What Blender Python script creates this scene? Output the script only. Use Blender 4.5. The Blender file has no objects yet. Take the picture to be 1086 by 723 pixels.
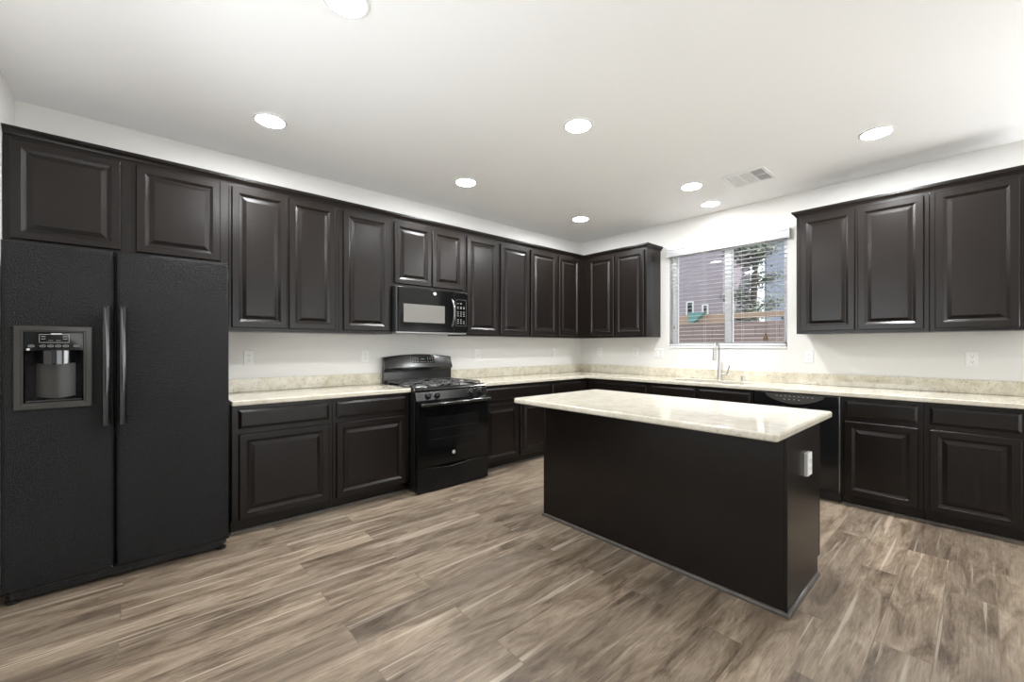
import bpy, bmesh, math, random
from mathutils import Vector, Matrix
random.seed(7)
scene = bpy.context.scene
COL = scene.collection
PI = math.pi

# ------------------------------------------------------------------ camera, sky, light, exposure
CEIL = 2.793
F_PX, PX, PY = 444.26, 550.13, 367.23            # focal length and principal point on the 1086x723 frame
cam_d = bpy.data.cameras.new('camera'); cam = bpy.data.objects.new('camera', cam_d); COL.objects.link(cam)
cam_d.sensor_fit = 'HORIZONTAL'; cam_d.sensor_width = 36.0
cam_d.lens = F_PX * 36.0 / 1086.0
cam_d.shift_x = (543.0 - PX) / 1086.0
cam_d.shift_y = (PY - 361.5) / 1086.0
cam_d.clip_start = 0.05
cam.location = (-4.8064, -3.9806, 1.2789)
cam.rotation_euler = (PI/2, 0, math.radians(47.9947) - PI/2)
scene.camera = cam

scene.view_settings.view_transform = 'Standard'
scene.view_settings.look = 'None'
scene.view_settings.gamma = 1.0
scene.view_settings.use_curve_mapping = False
scene.view_settings.exposure = 0.38
scene.cycles.use_denoising = True
scene.cycles.max_bounces = 10
scene.cycles.diffuse_bounces = 6
scene.cycles.glossy_bounces = 5
scene.cycles.sample_clamp_indirect = 6.0
scene.cycles.caustics_reflective = False
scene.cycles.caustics_refractive = False

world = bpy.data.worlds.new('world'); scene.world = world; world.use_nodes = True
wn = world.node_tree.nodes; wl = world.node_tree.links
bg = wn['Background']; bg.inputs[0].default_value = (0.86, 0.93, 1.0, 1)
bg.inputs[1].default_value = 1.5

LENS_COL = (0.965, 0.98, 1.0)
LENS_POWER = 285.0                                  # radiance of the recessed lamps' lenses
def area_light(name, loc, rot, sx, sy, watts, col):
    d = bpy.data.lights.new(name, 'AREA'); d.shape = 'RECTANGLE'; d.size = sx; d.size_y = sy
    d.energy = watts; d.color = col
    o = bpy.data.objects.new(name, d); COL.objects.link(o); o.location = loc; o.rotation_euler = rot
    return o
sun_d = bpy.data.lights.new('sun', 'SUN'); sun_d.energy = 4.5; sun_d.angle = math.radians(0.6); sun_d.color = (1.0, 0.97, 0.92)
sun = bpy.data.objects.new('sun', sun_d); COL.objects.link(sun); sun.location = (8, -10, 14)
sun.rotation_euler = Vector((-0.36, 0.45, -0.82)).to_track_quat('-Z', 'Y').to_euler()
# added ceiling-fill area lights, set at invented openings beside and behind the camera
area_light('rear_fill_light', (-2.8, -8.1, 1.2), (PI/2 + math.radians(25), 0, 0), 3.5, 2.2, 48, (0.97, 0.985, 1.0))
area_light('left_fill_light', (-5.36, -2.4, 1.55), (PI/2 + math.radians(45), 0, -PI/2), 2.0, 1.3, 27, (0.97, 0.985, 1.0))
area_light('right_fill_light', (-0.04, -5.8, 1.4), (PI/2 + math.radians(45), 0, PI/2), 2.3, 1.3, 75, (0.97, 0.985, 1.0))

# ------------------------------------------------------------------ materials
def mat(name, base=(0.8,0.8,0.8), rough=0.5, metal=0.0, spec=0.5, coat=0.0, emit=None, es=0.0):
    m = bpy.data.materials.new(name); m.use_nodes = True
    b = m.node_tree.nodes['Principled BSDF']
    b.inputs['Base Color'].default_value = (*base, 1); b.inputs['Roughness'].default_value = rough
    b.inputs['Metallic'].default_value = metal; b.inputs['Specular IOR Level'].default_value = spec
    b.inputs['Coat Weight'].default_value = coat
    if emit: b.inputs['Emission Color'].default_value = (*emit, 1); b.inputs['Emission Strength'].default_value = es
    return m
class NT:
    def __init__(s, m): s.m = m; s.t = m.node_tree; s.b = s.t.nodes['Principled BSDF']
    def n(s, typ, **kw):
        nd = s.t.nodes.new(typ)
        for k, v in kw.items():
            if k in nd.inputs: nd.inputs[k].default_value = v
            else: setattr(nd, k, v)
        return nd
    def l(s, a, ao, b, bi): s.t.links.new(a.outputs[ao], b.inputs[bi])
    def coords(s, scale=(1,1,1), rot=(0,0,0)):
        tc = s.n('ShaderNodeTexCoord'); mp = s.n('ShaderNodeMapping')
        mp.inputs['Scale'].default_value = scale; mp.inputs['Rotation'].default_value = rot
        s.l(tc, 'Object', mp, 'Vector'); return mp
    def ramp(s, src, out, stops):
        r = s.n('ShaderNodeValToRGB'); s.l(src, out, r, 'Fac')
        e = r.color_ramp.elements
        while len(e) < len(stops): e.new(0.5)
        for i, (p, c) in enumerate(stops):
            e[i].position = p; e[i].color = (*c, 1)
        return r
    def bump(s, src, out, strength, dist=0.001):
        bp = s.n('ShaderNodeBump', Strength=strength, Distance=dist)
        s.l(src, out, bp, 'Height'); s.l(bp, 'Normal', s.b, 'Normal'); return bp

def noise_mat(name, stops, scale, rough, bump=0.0, stretch=(1,1,1), detail=6, dist=0.001, **kw):
    m = mat(name, stops[0][1], rough, **kw); t = NT(m); c = t.coords(stretch)
    n = t.n('ShaderNodeTexNoise', Scale=scale, Detail=detail); t.l(c, 'Vector', n, 'Vector')
    r = t.ramp(n, 'Fac', stops); t.l(r, 'Color', t.b, 'Base Color')
    if bump: t.bump(n, 'Fac', bump, dist)
    return m

M = {}
M['wall'] = noise_mat('wall_paint', [(0.3,(0.735,0.722,0.693)),(0.7,(0.75,0.737,0.708))], 90, 0.75, 0.12, dist=0.002)
M['ceiling'] = noise_mat('ceiling_paint', [(0.3,(0.92,0.92,0.912)),(0.7,(0.93,0.93,0.922))], 70, 0.85, 0.10, dist=0.002)
M['wood'] = noise_mat('espresso_wood', [(0.3,(0.0070,0.0050,0.0041)),(0.7,(0.0105,0.0077,0.0063))], 9, 0.27, 0.05, (9,9,0.7), detail=5, dist=0.0005, spec=0.32)
M['shoe'] = noise_mat('toplit_shoe_moulding', [(0.3,(0.050,0.042,0.036)),(0.7,(0.085,0.073,0.062))], 30, 0.4, spec=0.5)  # lighter than the cabinet wood; its top-lit highlight is put into the colour
M['white'] = mat('white_plastic', (0.80,0.80,0.78), 0.35)
M['trim_white'] = mat('white_trim_paint', (0.82,0.82,0.81), 0.4)
M['slat'] = mat('shaded_white_slat', (0.62,0.62,0.63), 0.45)  # white slats greyed; their backlit shade is put into the colour
M['slot'] = mat('dark_slot', (0.02,0.02,0.02), 0.6)
M['lens'] = mat('lamp_lens', (1,1,1), 0.5, emit=LENS_COL, es=LENS_POWER)
M['black'] = mat('black_enamel', (0.0075,0.0075,0.0078), 0.16, coat=0.3)
M['black_satin'] = noise_mat('black_satin', [(0.3,(0.012,0.012,0.012)),(0.7,(0.016,0.016,0.016))], 60, 0.38)
M['black_glass'] = mat('black_glass', (0.004,0.004,0.004), 0.10, spec=0.35)
M['black_lit'] = mat('black_enamel_lit', (0.009,0.009,0.0086), 0.13, spec=0.7)  # lit copy of the enamel; ceiling reflection put into colour and gloss
M['black_front'] = mat('black_enamel_front', (0.006,0.006,0.0062), 0.16, spec=0.25)
M['dark_chrome'] = mat('dark_chrome_handle', (0.22,0.22,0.22), 0.22, 1.0)
M['handle_gloss'] = mat('gloss_black_handle', (0.006,0.006,0.006), 0.12, coat=0.6)
M['iron'] = noise_mat('cast_iron', [(0.3,(0.040,0.040,0.039)),(0.7,(0.060,0.059,0.057))], 120, 0.42, 0.2)
M['grey_metal'] = mat('grey_metal', (0.42,0.42,0.41), 0.35, 1.0)
M['nickel'] = noise_mat('brushed_nickel', [(0.3,(0.52,0.50,0.47)),(0.7,(0.60,0.58,0.55))], 200, 0.28, metal=1.0)
M['steel'] = noise_mat('sink_steel', [(0.3,(0.50,0.50,0.49)),(0.7,(0.56,0.56,0.55))], 40, 0.3, metal=1.0)
M['badge'] = mat('badge_silver', (0.72,0.72,0.70), 0.25, 0.6)
M['print'] = mat('panel_print', (0.55,0.55,0.53), 0.5)
M['print_dim'] = mat('panel_print_dim', (0.16,0.16,0.155), 0.5)
M['bezel'] = noise_mat('dispenser_bezel', [(0.3,(0.030,0.028,0.024)),(0.7,(0.040,0.037,0.032))], 150, 0.32)
M['display'] = mat('clock_display', (0.01,0.02,0.012), 0.2, emit=(0.25,0.6,0.3), es=0.25)
M['mesh_window'] = noise_mat('microwave_screen', [(0.3,(0.16,0.155,0.14)),(0.7,(0.18,0.172,0.155))], 220, 0.22)
M['tassel'] = mat('brown_tassel', (0.08,0.045,0.015), 0.6)
M['cord_dark'] = mat('dark_cord', (0.06,0.06,0.065), 0.7)
M['vinyl'] = mat('white_vinyl_frame', (0.90,0.91,0.92), 0.35)
M['roof'] = noise_mat('grey_roof', [(0.3,(0.16,0.15,0.15)),(0.7,(0.22,0.21,0.21))], 12, 0.8)
M['house_mauve'] = noise_mat('mauve_stucco', [(0.3,(0.33,0.28,0.32)),(0.7,(0.37,0.32,0.36))], 40, 0.9, 0.2)
M['house_blue'] = noise_mat('pale_blue_stucco', [(0.3,(0.46,0.52,0.64)),(0.7,(0.50,0.56,0.68))], 40, 0.9, 0.2)
M['beam'] = noise_mat('tan_timber', [(0.3,(0.30,0.21,0.15)),(0.7,(0.38,0.27,0.20))], 8, 0.8, stretch=(1,0.2,4))
M['teal'] = mat('teal_metal', (0.10,0.24,0.23), 0.5)
M['bark'] = noise_mat('bark', [(0.3,(0.06,0.05,0.04)),(0.7,(0.13,0.10,0.08))], 14, 0.9, 0.5)
M['leaf'] = noise_mat('leaf_green', [(0.3,(0.07,0.09,0.065)),(0.7,(0.21,0.235,0.18))], 2.5, 0.6)
M['ground'] = noise_mat('yard_gravel', [(0.3,(0.32,0.28,0.23)),(0.7,(0.45,0.40,0.34))], 25, 0.95, 0.4)

def glass_mat():
    m = bpy.data.materials.new('window_glass'); m.use_nodes = True; t = m.node_tree; t.nodes.clear()
    o = t.nodes.new('ShaderNodeOutputMaterial'); mx = t.nodes.new('ShaderNodeMixShader')
    tr = t.nodes.new('ShaderNodeBsdfTransparent'); gl = t.nodes.new('ShaderNodeBsdfGlossy'); fr = t.nodes.new('ShaderNodeFresnel')
    tr.inputs[0].default_value = (0.95,0.97,0.97,1); gl.inputs['Roughness'].default_value = 0.02; fr.inputs[0].default_value = 1.35
    t.links.new(fr.outputs[0], mx.inputs[0]); t.links.new(tr.outputs[0], mx.inputs[1]); t.links.new(gl.outputs[0], mx.inputs[2])
    t.links.new(mx.outputs[0], o.inputs[0]); return m
M['glass'] = glass_mat()

def fridge_mat():
    m = mat('textured_black_steel', (0.0055,0.0055,0.0062), 0.27, spec=0.27); t = NT(m); c = t.coords()
    v = t.n('ShaderNodeTexVoronoi', Scale=190.0); t.l(c, 'Vector', v, 'Vector')
    n = t.n('ShaderNodeTexNoise', Scale=125.0, Detail=3.0); t.l(c, 'Vector', n, 'Vector')
    a = t.n('ShaderNodeMath', operation='ADD'); t.l(v, 'Distance', a, 0); t.l(n, 'Fac', a, 1)
    t.bump(a, 'Value', 1.0, 0.004); return m
M['fridge'] = fridge_mat()

def granite(name, light, mid, dark, fleck):
    m = mat(name, light, 0.05, spec=0.5); t = NT(m); c = t.coords()
    n1 = t.n('ShaderNodeTexNoise', Scale=14.0, Detail=8.0, Roughness=0.65); t.l(c, 'Vector', n1, 'Vector')
    r1 = t.ramp(n1, 'Fac', [(0.35, mid), (0.6, light)])
    n2 = t.n('ShaderNodeTexNoise', Scale=70.0, Detail=5.0, Roughness=0.7); t.l(c, 'Vector', n2, 'Vector')
    r2 = t.ramp(n2, 'Fac', [(0.34, (1,1,1)), (0.43, (0,0,0))])
    v = t.n('ShaderNodeTexVoronoi', Scale=55.0); t.l(c, 'Vector', v, 'Vector')
    r3 = t.ramp(v, 'Distance', [(0.10, (1,1,1)), (0.22, (0,0,0))])
    mu = t.n('ShaderNodeMath', operation='MAXIMUM'); t.l(r2, 'Color', mu, 0)
    m3 = t.n('ShaderNodeMath', operation='MULTIPLY'); t.l(r3, 'Color', m3, 0); m3.inputs[1].default_value = 0.5; t.l(m3, 'Value', mu, 1)
    k = t.n('ShaderNodeMath', operation='MULTIPLY'); t.l(mu, 'Value', k, 0); k.inputs[1].default_value = fleck
    mx = t.n('ShaderNodeMix', data_type='RGBA'); t.l(k, 'Value', mx, 0); t.l(r1, 'Color', mx, 6)
    mx.inputs[7].default_value = (*dark, 1)
    t.l(mx, 2, t.b, 'Base Color'); return m
M['granite'] = granite('cream_granite', (0.62,0.58,0.49), (0.52,0.475,0.385), (0.20,0.16,0.11), 0.45)
M['granite_splash'] = granite('cream_granite_splash', (0.70,0.66,0.55), (0.55,0.50,0.38), (0.14,0.11,0.08), 0.75)

def plank_mat():
    m = mat('grey_oak_vinyl_planks', (0.3,0.25,0.2), 0.42, spec=0.4); t = NT(m); c = t.coords()
    br = t.n('ShaderNodeTexBrick', Scale=1.0); br.offset = 0.37; br.offset_frequency = 2; br.squash = 1.0
    br.inputs['Color1'].default_value = (0,0,0,1); br.inputs['Color2'].default_value = (1,1,1,1)
    br.inputs['Mortar'].default_value = (0.5,0.5,0.5,1); br.inputs['Mortar Size'].default_value = 0.0016
    br.inputs['Mortar Smooth'].default_value = 0.0; br.inputs['Bias'].default_value = 0.0
    br.inputs['Brick Width'].default_value = 1.22; br.inputs['Row Height'].default_value = 0.183
    t.l(c, 'Vector', br, 'Vector')
    sep = t.n('ShaderNodeSeparateColor'); t.l(br, 'Color', sep, 'Color')
    off = t.n('ShaderNodeVectorMath', operation='SCALE'); off.inputs[0].default_value = (37.0, 91.0, 53.0)
    t.l(sep, 'Red', off, 'Scale')
    add = t.n('ShaderNodeVectorMath', operation='ADD'); t.l(c, 'Vector', add, 0); t.l(off, 'Vector', add, 1)
    def stretched(sc):
        mp = t.n('ShaderNodeMapping'); mp.inputs['Scale'].default_value = sc; t.l(add, 'Vector', mp, 'Vector'); return mp
    cl = t.n('ShaderNodeTexNoise', Scale=1.0, Detail=11.0, Roughness=0.68, Distortion=0.8); t.l(stretched((2.3,11.0,1)), 'Vector', cl, 'Vector')
    gr = t.n('ShaderNodeTexNoise', Scale=1.0, Detail=6.0, Roughness=0.6, Distortion=0.8); t.l(stretched((7.0,130.0,1)), 'Vector', gr, 'Vector')
    st = t.n('ShaderNodeTexNoise', Scale=1.0, Detail=3.0, Roughness=0.5, Distortion=0.3); t.l(stretched((0.8,26.0,1)), 'Vector', st, 'Vector')
    r1 = t.ramp(cl, 'Fac', [(0.30,(0.066,0.047,0.032)), (0.43,(0.150,0.113,0.080)), (0.56,(0.240,0.190,0.139)), (0.72,(0.335,0.275,0.208))])
    r2 = t.ramp(gr, 'Fac', [(0.32,(0.62,0.60,0.58)), (0.52,(1,1,1)), (0.72,(1.18,1.18,1.18))])
    mu = t.n('ShaderNodeMix', data_type='RGBA', blend_type='MULTIPLY'); mu.inputs[0].default_value = 0.8
    t.l(r1, 'Color', mu, 6); t.l(r2, 'Color', mu, 7)
    r3 = t.ramp(st, 'Fac', [(0.61,(0,0,0)), (0.66,(1,1,1))])
    k = t.n('ShaderNodeMath', operation='MULTIPLY'); t.l(r3, 'Color', k, 0); k.inputs[1].default_value = 0.55
    mx = t.n('ShaderNodeMix', data_type='RGBA'); t.l(k, 'Value', mx, 0); t.l(mu, 2, mx, 6); mx.inputs[7].default_value = (0.46,0.395,0.315,1)
    # whole-plank tone
    rp = t.ramp(sep, 'Red', [(0.0,(0.80,0.80,0.81)), (1.0,(1.14,1.13,1.12))])
    m2 = t.n('ShaderNodeMix', data_type='RGBA', blend_type='MULTIPLY'); m2.inputs[0].default_value = 1.0
    t.l(mx, 2, m2, 6); t.l(rp, 'Color', m2, 7)
    # joint line
    jn = t.n('ShaderNodeMix', data_type='RGBA'); k2 = t.n('ShaderNodeMath', operation='MULTIPLY'); t.l(br, 'Fac', k2, 0); k2.inputs[1].default_value = 0.55
    t.l(k2, 'Value', jn, 0); t.l(m2, 2, jn, 6); jn.inputs[7].default_value = (0.13,0.10,0.075,1)
    t.l(jn, 2, t.b, 'Base Color')
    t.bump(gr, 'Fac', 0.10, 0.001)
    return m
M['floor'] = plank_mat()

def block_mat():
    m = mat('rose_block_wall', (0.4,0.28,0.24), 0.9); t = NT(m); c = t.coords((1,1,1))
    tc = t.n('ShaderNodeTexCoord'); sx = t.n('ShaderNodeSeparateXYZ'); t.l(tc, 'Object', sx, 'Vector')
    cb = t.n('ShaderNodeCombineXYZ'); t.l(sx, 'Y', cb, 'X'); t.l(sx, 'Z', cb, 'Y')
    br = t.n('ShaderNodeTexBrick', Scale=1.0)
    br.inputs['Color1'].default_value = (0.225,0.165,0.155,1); br.inputs['Color2'].default_value = (0.27,0.20,0.185,1)
    br.inputs['Mortar'].default_value = (0.13,0.10,0.095,1); br.inputs['Mortar Size'].default_value = 0.006
    br.inputs['Brick Width'].default_value = 0.41; br.inputs['Row Height'].default_value = 0.203
    t.l(cb, 'Vector', br, 'Vector'); t.l(br, 'Color', t.b, 'Base Color'); return m
M['block'] = block_mat()

# ------------------------------------------------------------------ mesh helpers
class MB:
    def __init__(s): s.bm = bmesh.new()
    def face(s, pts):
        try: return s.bm.faces.new([s.bm.verts.new(p) for p in pts])
        except ValueError: return None
    def box(s, x0, x1, y0, y1, z0, z1):
        v = [s.bm.verts.new(p) for p in ((x0,y0,z0),(x1,y0,z0),(x1,y1,z0),(x0,y1,z0),(x0,y0,z1),(x1,y0,z1),(x1,y1,z1),(x0,y1,z1))]
        for f in ((0,3,2,1),(4,5,6,7),(0,1,5,4),(1,2,6,5),(2,3,7,6),(3,0,4,7)): s.bm.faces.new([v[i] for i in f])
        return s
    def prism(s, poly, a, b, axis='x'):
        """poly: 2D points; extruded along axis. x: (y,z) ; y: (x,z) ; z: (x,y)"""
        def P(p, t): return {'x': (t,p[0],p[1]), 'y': (p[0],t,p[1]), 'z': (p[0],p[1],t)}[axis]
        A = [s.bm.verts.new(P(p,a)) for p in poly]; B = [s.bm.verts.new(P(p,b)) for p in poly]
        s.bm.faces.new(A); s.bm.faces.new(list(reversed(B))); n = len(poly)
        for i in range(n): s.bm.faces.new((A[i], B[i], B[(i+1)%n], A[(i+1)%n]))
        return s
    def lathe(s, prof, center=(0,0,0), axis='z', n=28):
        """prof: (r, h) list"""
        rings = []
        for r, h in prof:
            ring = []
            for i in range(n):
                a = 2*PI*i/n; u, v = r*math.cos(a), r*math.sin(a)
                p = {'z': (u,v,h), 'y': (u,h,v), 'x': (h,u,v)}[axis]
                ring.append(s.bm.verts.new((p[0]+center[0], p[1]+center[1], p[2]+center[2])))
            rings.append(ring)
        for a, b in zip(rings, rings[1:]):
            for i in range(n): s.bm.faces.new((a[i], a[(i+1)%n], b[(i+1)%n], b[i]))
        s.bm.faces.new(rings[0]); s.bm.faces.new(list(reversed(rings[-1])))
        return s
    def tube(s, pts, r, n=10, closed=False):
        pts = [Vector(p) for p in pts]; R = r if isinstance(r, (list, tuple)) else [r]*len(pts)
        up = None; rings = []
        for i, p in enumerate(pts):
            if closed: d = pts[(i+1)%len(pts)] - pts[i-1]
            else: d = pts[min(i+1,len(pts)-1)] - pts[max(i-1,0)]
            d.normalize()
            if up is None:
                up = Vector((0,0,1)) if abs(d.z) < 0.9 else Vector((1,0,0))
            sd = d.cross(up); sd.normalize(); up = sd.cross(d); up.normalize()
            rings.append([s.bm.verts.new(p + (sd*math.cos(2*PI*k/n) + up*math.sin(2*PI*k/n))*R[i]) for k in range(n)])
        prs = list(zip(rings, rings[1:])) + ([(rings[-1], rings[0])] if closed else [])
        for a, b in prs:
            for k in range(n): s.bm.faces.new((a[k], a[(k+1)%n], b[(k+1)%n], b[k]))
        if not closed: s.bm.faces.new(rings[0]); s.bm.faces.new(list(reversed(rings[-1])))
        return s
    def panel(s, x0, z0, w, h, rings, hole=None):
        """upright panel facing -y; rings: list of (inset, y) from the back edge to the front field"""
        R = []
        for ins, y in rings:
            R.append([s.bm.verts.new(p) for p in ((x0+ins,y,z0+ins),(x0+w-ins,y,z0+ins),(x0+w-ins,y,z0+h-ins),(x0+ins,y,z0+h-ins))])
        s.bm.faces.new(list(reversed(R[0])))
        for a, b in zip(R, R[1:]):
            for i in range(4): s.bm.faces.new((a[i], a[(i+1)%4], b[(i+1)%4], b[i]))
        if hole is None: s.bm.faces.new(R[-1])
        else:
            hx0, hx1, hz0, hz1, hy = hole; y = rings[-1][1]
            H = [s.bm.verts.new(p) for p in ((hx0,y,hz0),(hx1,y,hz0),(hx1,y,hz1),(hx0,y,hz1))]
            K = [s.bm.verts.new(p) for p in ((hx0,hy,hz0),(hx1,hy,hz0),(hx1,hy,hz1),(hx0,hy,hz1))]
            for i in range(4):
                s.bm.faces.new((R[-1][i], R[-1][(i+1)%4], H[(i+1)%4], H[i])); s.bm.faces.new((H[i], H[(i+1)%4], K[(i+1)%4], K[i]))
            s.bm.faces.new(K)
        return s
    def sweep(s, path, prof):
        """path: 2D points (x,y); prof: closed list of (outward, z); outward is to the right of travel"""
        P = [Vector(p) for p in path]; rings = []
        for i, p in enumerate(P):
            ns = []
            if i > 0: d = (P[i]-P[i-1]).normalized(); ns.append(Vector((d.y,-d.x)))
            if i < len(P)-1: d = (P[i+1]-P[i]).normalized(); ns.append(Vector((d.y,-d.x)))
            if len(ns) == 2:
                m = (ns[0]+ns[1]).normalized(); m = m / max(0.2, m.dot(ns[0]))
            else: m = ns[0]
            rings.append([s.bm.verts.new((p.x+m.x*o, p.y+m.y*o, z)) for o, z in prof])
        n = len(prof)
        for a, b in zip(rings, rings[1:]):
            for k in range(n): s.bm.faces.new((a[k], a[(k+1)%n], b[(k+1)%n], b[k]))
        s.bm.faces.new(rings[0]); s.bm.faces.new(list(reversed(rings[-1])))
        return s
    def build(s, name, material, parent=None, bevel=0.0, seg=2, loc=None, angle=35):
        bm = s.bm; bmesh.ops.recalc_face_normals(bm, faces=bm.faces[:])
        me = bpy.data.meshes.new(name)
        for f in bm.faces: f.smooth = True
        bm.to_mesh(me); bm.free()
        me.set_sharp_from_angle(angle=math.radians(angle))
        me.materials.append(material)
        o = bpy.data.objects.new(name, me); COL.objects.link(o)
        if loc: o.location = loc
        if parent is not None: o.parent = parent
        if bevel:
            b = o.modifiers.new('bevel', 'BEVEL'); b.width = bevel; b.segments = seg; b.limit_method = 'ANGLE'; b.angle_limit = math.radians(40)
            b.harden_normals = False
        nm = o.modifiers.new('normals', 'WEIGHTED_NORMAL'); nm.keep_sharp = True; nm.weight = 80
        return o
CRISP = 9
def tag(o, label, cat, group=None):
    o['label'] = label; o['category'] = cat
    if group: o['group'] = group
    return o
def thing(name, label, cat, loc=(0,0,0), rz=0.0, group=None):
    o = bpy.data.objects.new(name, None); COL.objects.link(o); o.empty_display_size = 0.1
    o.location = loc; o.rotation_euler = (0,0,rz); return tag(o, label, cat, group)
def struct(o): o['kind'] = 'structure'; return o
def copy_tree(o, parent=None):
    c = o.copy(); COL.objects.link(c)
    if parent is not None: c.parent = parent
    for ch in list(o.children): copy_tree(ch, c)
    return c

# ------------------------------------------------------------------ the room
XL, YF = -5.383, -8.2
OY0, OY1, OZ0, OZ1 = -2.662, -1.403, 1.272, 2.425       # window opening in the right wall
struct(MB().box(XL-0.15, 0.15, YF-0.15, 0.15, -0.1, 0.0).build('floor', M['floor']))
struct(MB().box(XL-0.15, 0.15, YF-0.15, 0.15, CEIL, CEIL+0.1).build('ceiling', M['ceiling']))
struct(MB().box(XL-0.15, 0.15, 0.0, 0.15, 0, CEIL).build('wall_back', M['wall']))
w = MB(); T = 0.16
w.box(0, T, YF-0.15, -7.0, 0, CEIL); w.box(0, T, -4.6, OY0, 0, CEIL); w.box(0, T, -7.0, -4.6, 0, 0.75); w.box(0, T, -7.0, -4.6, 2.2, CEIL); w.box(0, T, OY1, 0.0, 0, CEIL)
w.box(0, T, OY0, OY1, 0, OZ0); w.box(0, T, OY0, OY1, OZ1, CEIL)
struct(w.build('wall_right', M['wall']))
w = MB(); w.box(XL-0.15, XL, -1.3, 0, 0, CEIL); w.box(XL-0.15, XL, YF, -3.5, 0, CEIL); w.box(XL-0.15, XL, -3.5, -1.3, 0, 0.85); w.box(XL-0.15, XL, -3.5, -1.3, 2.3, CEIL)
struct(w.build('wall_left', M['wall']))
w = MB(); w.box(XL-0.15, -4.6, YF-0.15, YF, 0, CEIL); w.box(-1.0, 0, YF-0.15, YF, 0, CEIL); w.box(-4.6, -1.0, YF-0.15, YF, 2.4, CEIL)
struct(w.build('wall_front', M['wall']))
# unseen patio door and side windows, added as openings for the fill lights
d1 = MB(); d1.box(-4.6,-4.54,YF-0.12,YF-0.04,0,2.4); d1.box(-1.06,-1.0,YF-0.12,YF-0.04,0,2.4); d1.box(-2.84,-2.76,YF-0.12,YF-0.04,0,2.4); d1.box(-4.6,-1.0,YF-0.12,YF-0.04,2.34,2.4); d1.box(-4.6,-1.0,YF-0.12,YF-0.04,0,0.06)
door = struct(d1.build('added_patio_door', M['vinyl'], bevel=0.003))
MB().box(-4.54,-2.84,YF-0.085,YF-0.08,0.06,2.34).build('pane', M['glass'], door)
MB().box(-2.76,-1.06,YF-0.085,YF-0.08,0.06,2.34).build('pane', M['glass'], door)
d2 = MB(); X0 = XL-0.12; X1 = XL-0.04
d2.box(X0,X1,-3.5,-3.44,0.85,2.3); d2.box(X0,X1,-1.36,-1.3,0.85,2.3); d2.box(X0,X1,-2.43,-2.37,0.91,2.24); d2.box(X0,X1,-3.44,-1.36,2.24,2.3); d2.box(X0,X1,-3.44,-1.36,0.85,0.91)
w2 = struct(d2.build('added_window_left', M['vinyl'], bevel=0.003))  # unseen window added around the left fill light
MB().box(X0+0.04,X0+0.045,-3.44,-1.36,0.91,2.24).build('pane', M['glass'], w2)
d3 = MB(); X2, X3 = 0.06, 0.13
d3.box(X2,X3,-7.0,-6.94,0.75,2.2); d3.box(X2,X3,-4.66,-4.6,0.75,2.2); d3.box(X2,X3,-5.83,-5.77,0.81,2.14); d3.box(X2,X3,-6.94,-4.66,2.14,2.2); d3.box(X2,X3,-6.94,-4.66,0.75,0.81)
w3 = struct(d3.build('added_window_right', M['vinyl'], bevel=0.003))  # unseen window added around the right fill light
MB().box(X2+0.03,X2+0.035,-6.94,-4.66,0.81,2.14).build('pane', M['glass'], w3)
# kitchen window: vinyl slider set back in the opening
fr = MB(); a, b = 0.085, 0.145
fr.box(a,b,OY0,OY0+0.05,OZ0,OZ1); fr.box(a,b,OY1-0.05,OY1,OZ0,OZ1); fr.box(a,b,OY0,OY1,OZ0,OZ0+0.05); fr.box(a,b,OY0,OY1,OZ1-0.05,OZ1)
fr.box(a-0.01,b,-2.098,-2.028,OZ0+0.05,OZ1-0.05)
w1 = struct(fr.build('window_1', M['vinyl'], bevel=0.003))
MB().box(0.112,0.117,OY0+0.05,-2.098,OZ0+0.05,OZ1-0.05).build('pane', M['glass'], w1)
MB().box(0.112,0.117,-2.028,OY1-0.05,OZ0+0.05,OZ1-0.05).build('pane', M['glass'], w1)
MB().box(-0.012,0.085,OY0+0.001,OY1-0.001,OZ0-0.012,OZ0+0.006).build('window_sill', M['trim_white'], w1, bevel=0.004)
# baseboards where no cabinet stands
def base(name, x0,x1,y0,y1): struct(MB().box(x0,x1,y0,y1,0,0.09).build(name, M['trim_white'], bevel=0.004))
base('baseboard_left', XL, XL+0.014, YF, 0)
base('baseboard_right', -0.014, 0, YF, -4.19)

# ------------------------------------------------------------------ cabinets
DOOR_T = 0.02
def door_rings(y):
    return [(0.0,y),(0.0,y-0.014),(0.004,y-0.019),(0.006,y-DOOR_T),(0.044,y-DOOR_T),(0.046,y-0.0180),(0.062,y-0.0085),(0.066,y-0.0085),(0.090,y-0.0170),(0.0905,y-0.0185)]
def drawer_rings(y):
    return [(0.0,y),(0.0,y-0.009),(0.003,y-0.012),(0.017,y-DOOR_T),(0.020,y-DOOR_T-0.0005)]
def add_door(root, x0, x1, z0, z1, y): MB().panel(x0, z0, x1-x0, z1-z0, door_rings(y)).build('door', M['wood'], root, angle=CRISP)
def add_drawer(root, x0, x1, z0, z1, y, name='drawer'): MB().panel(x0, z0, x1-x0, z1-z0, drawer_rings(y)).build(name, M['wood'], root, angle=CRISP)

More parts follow.
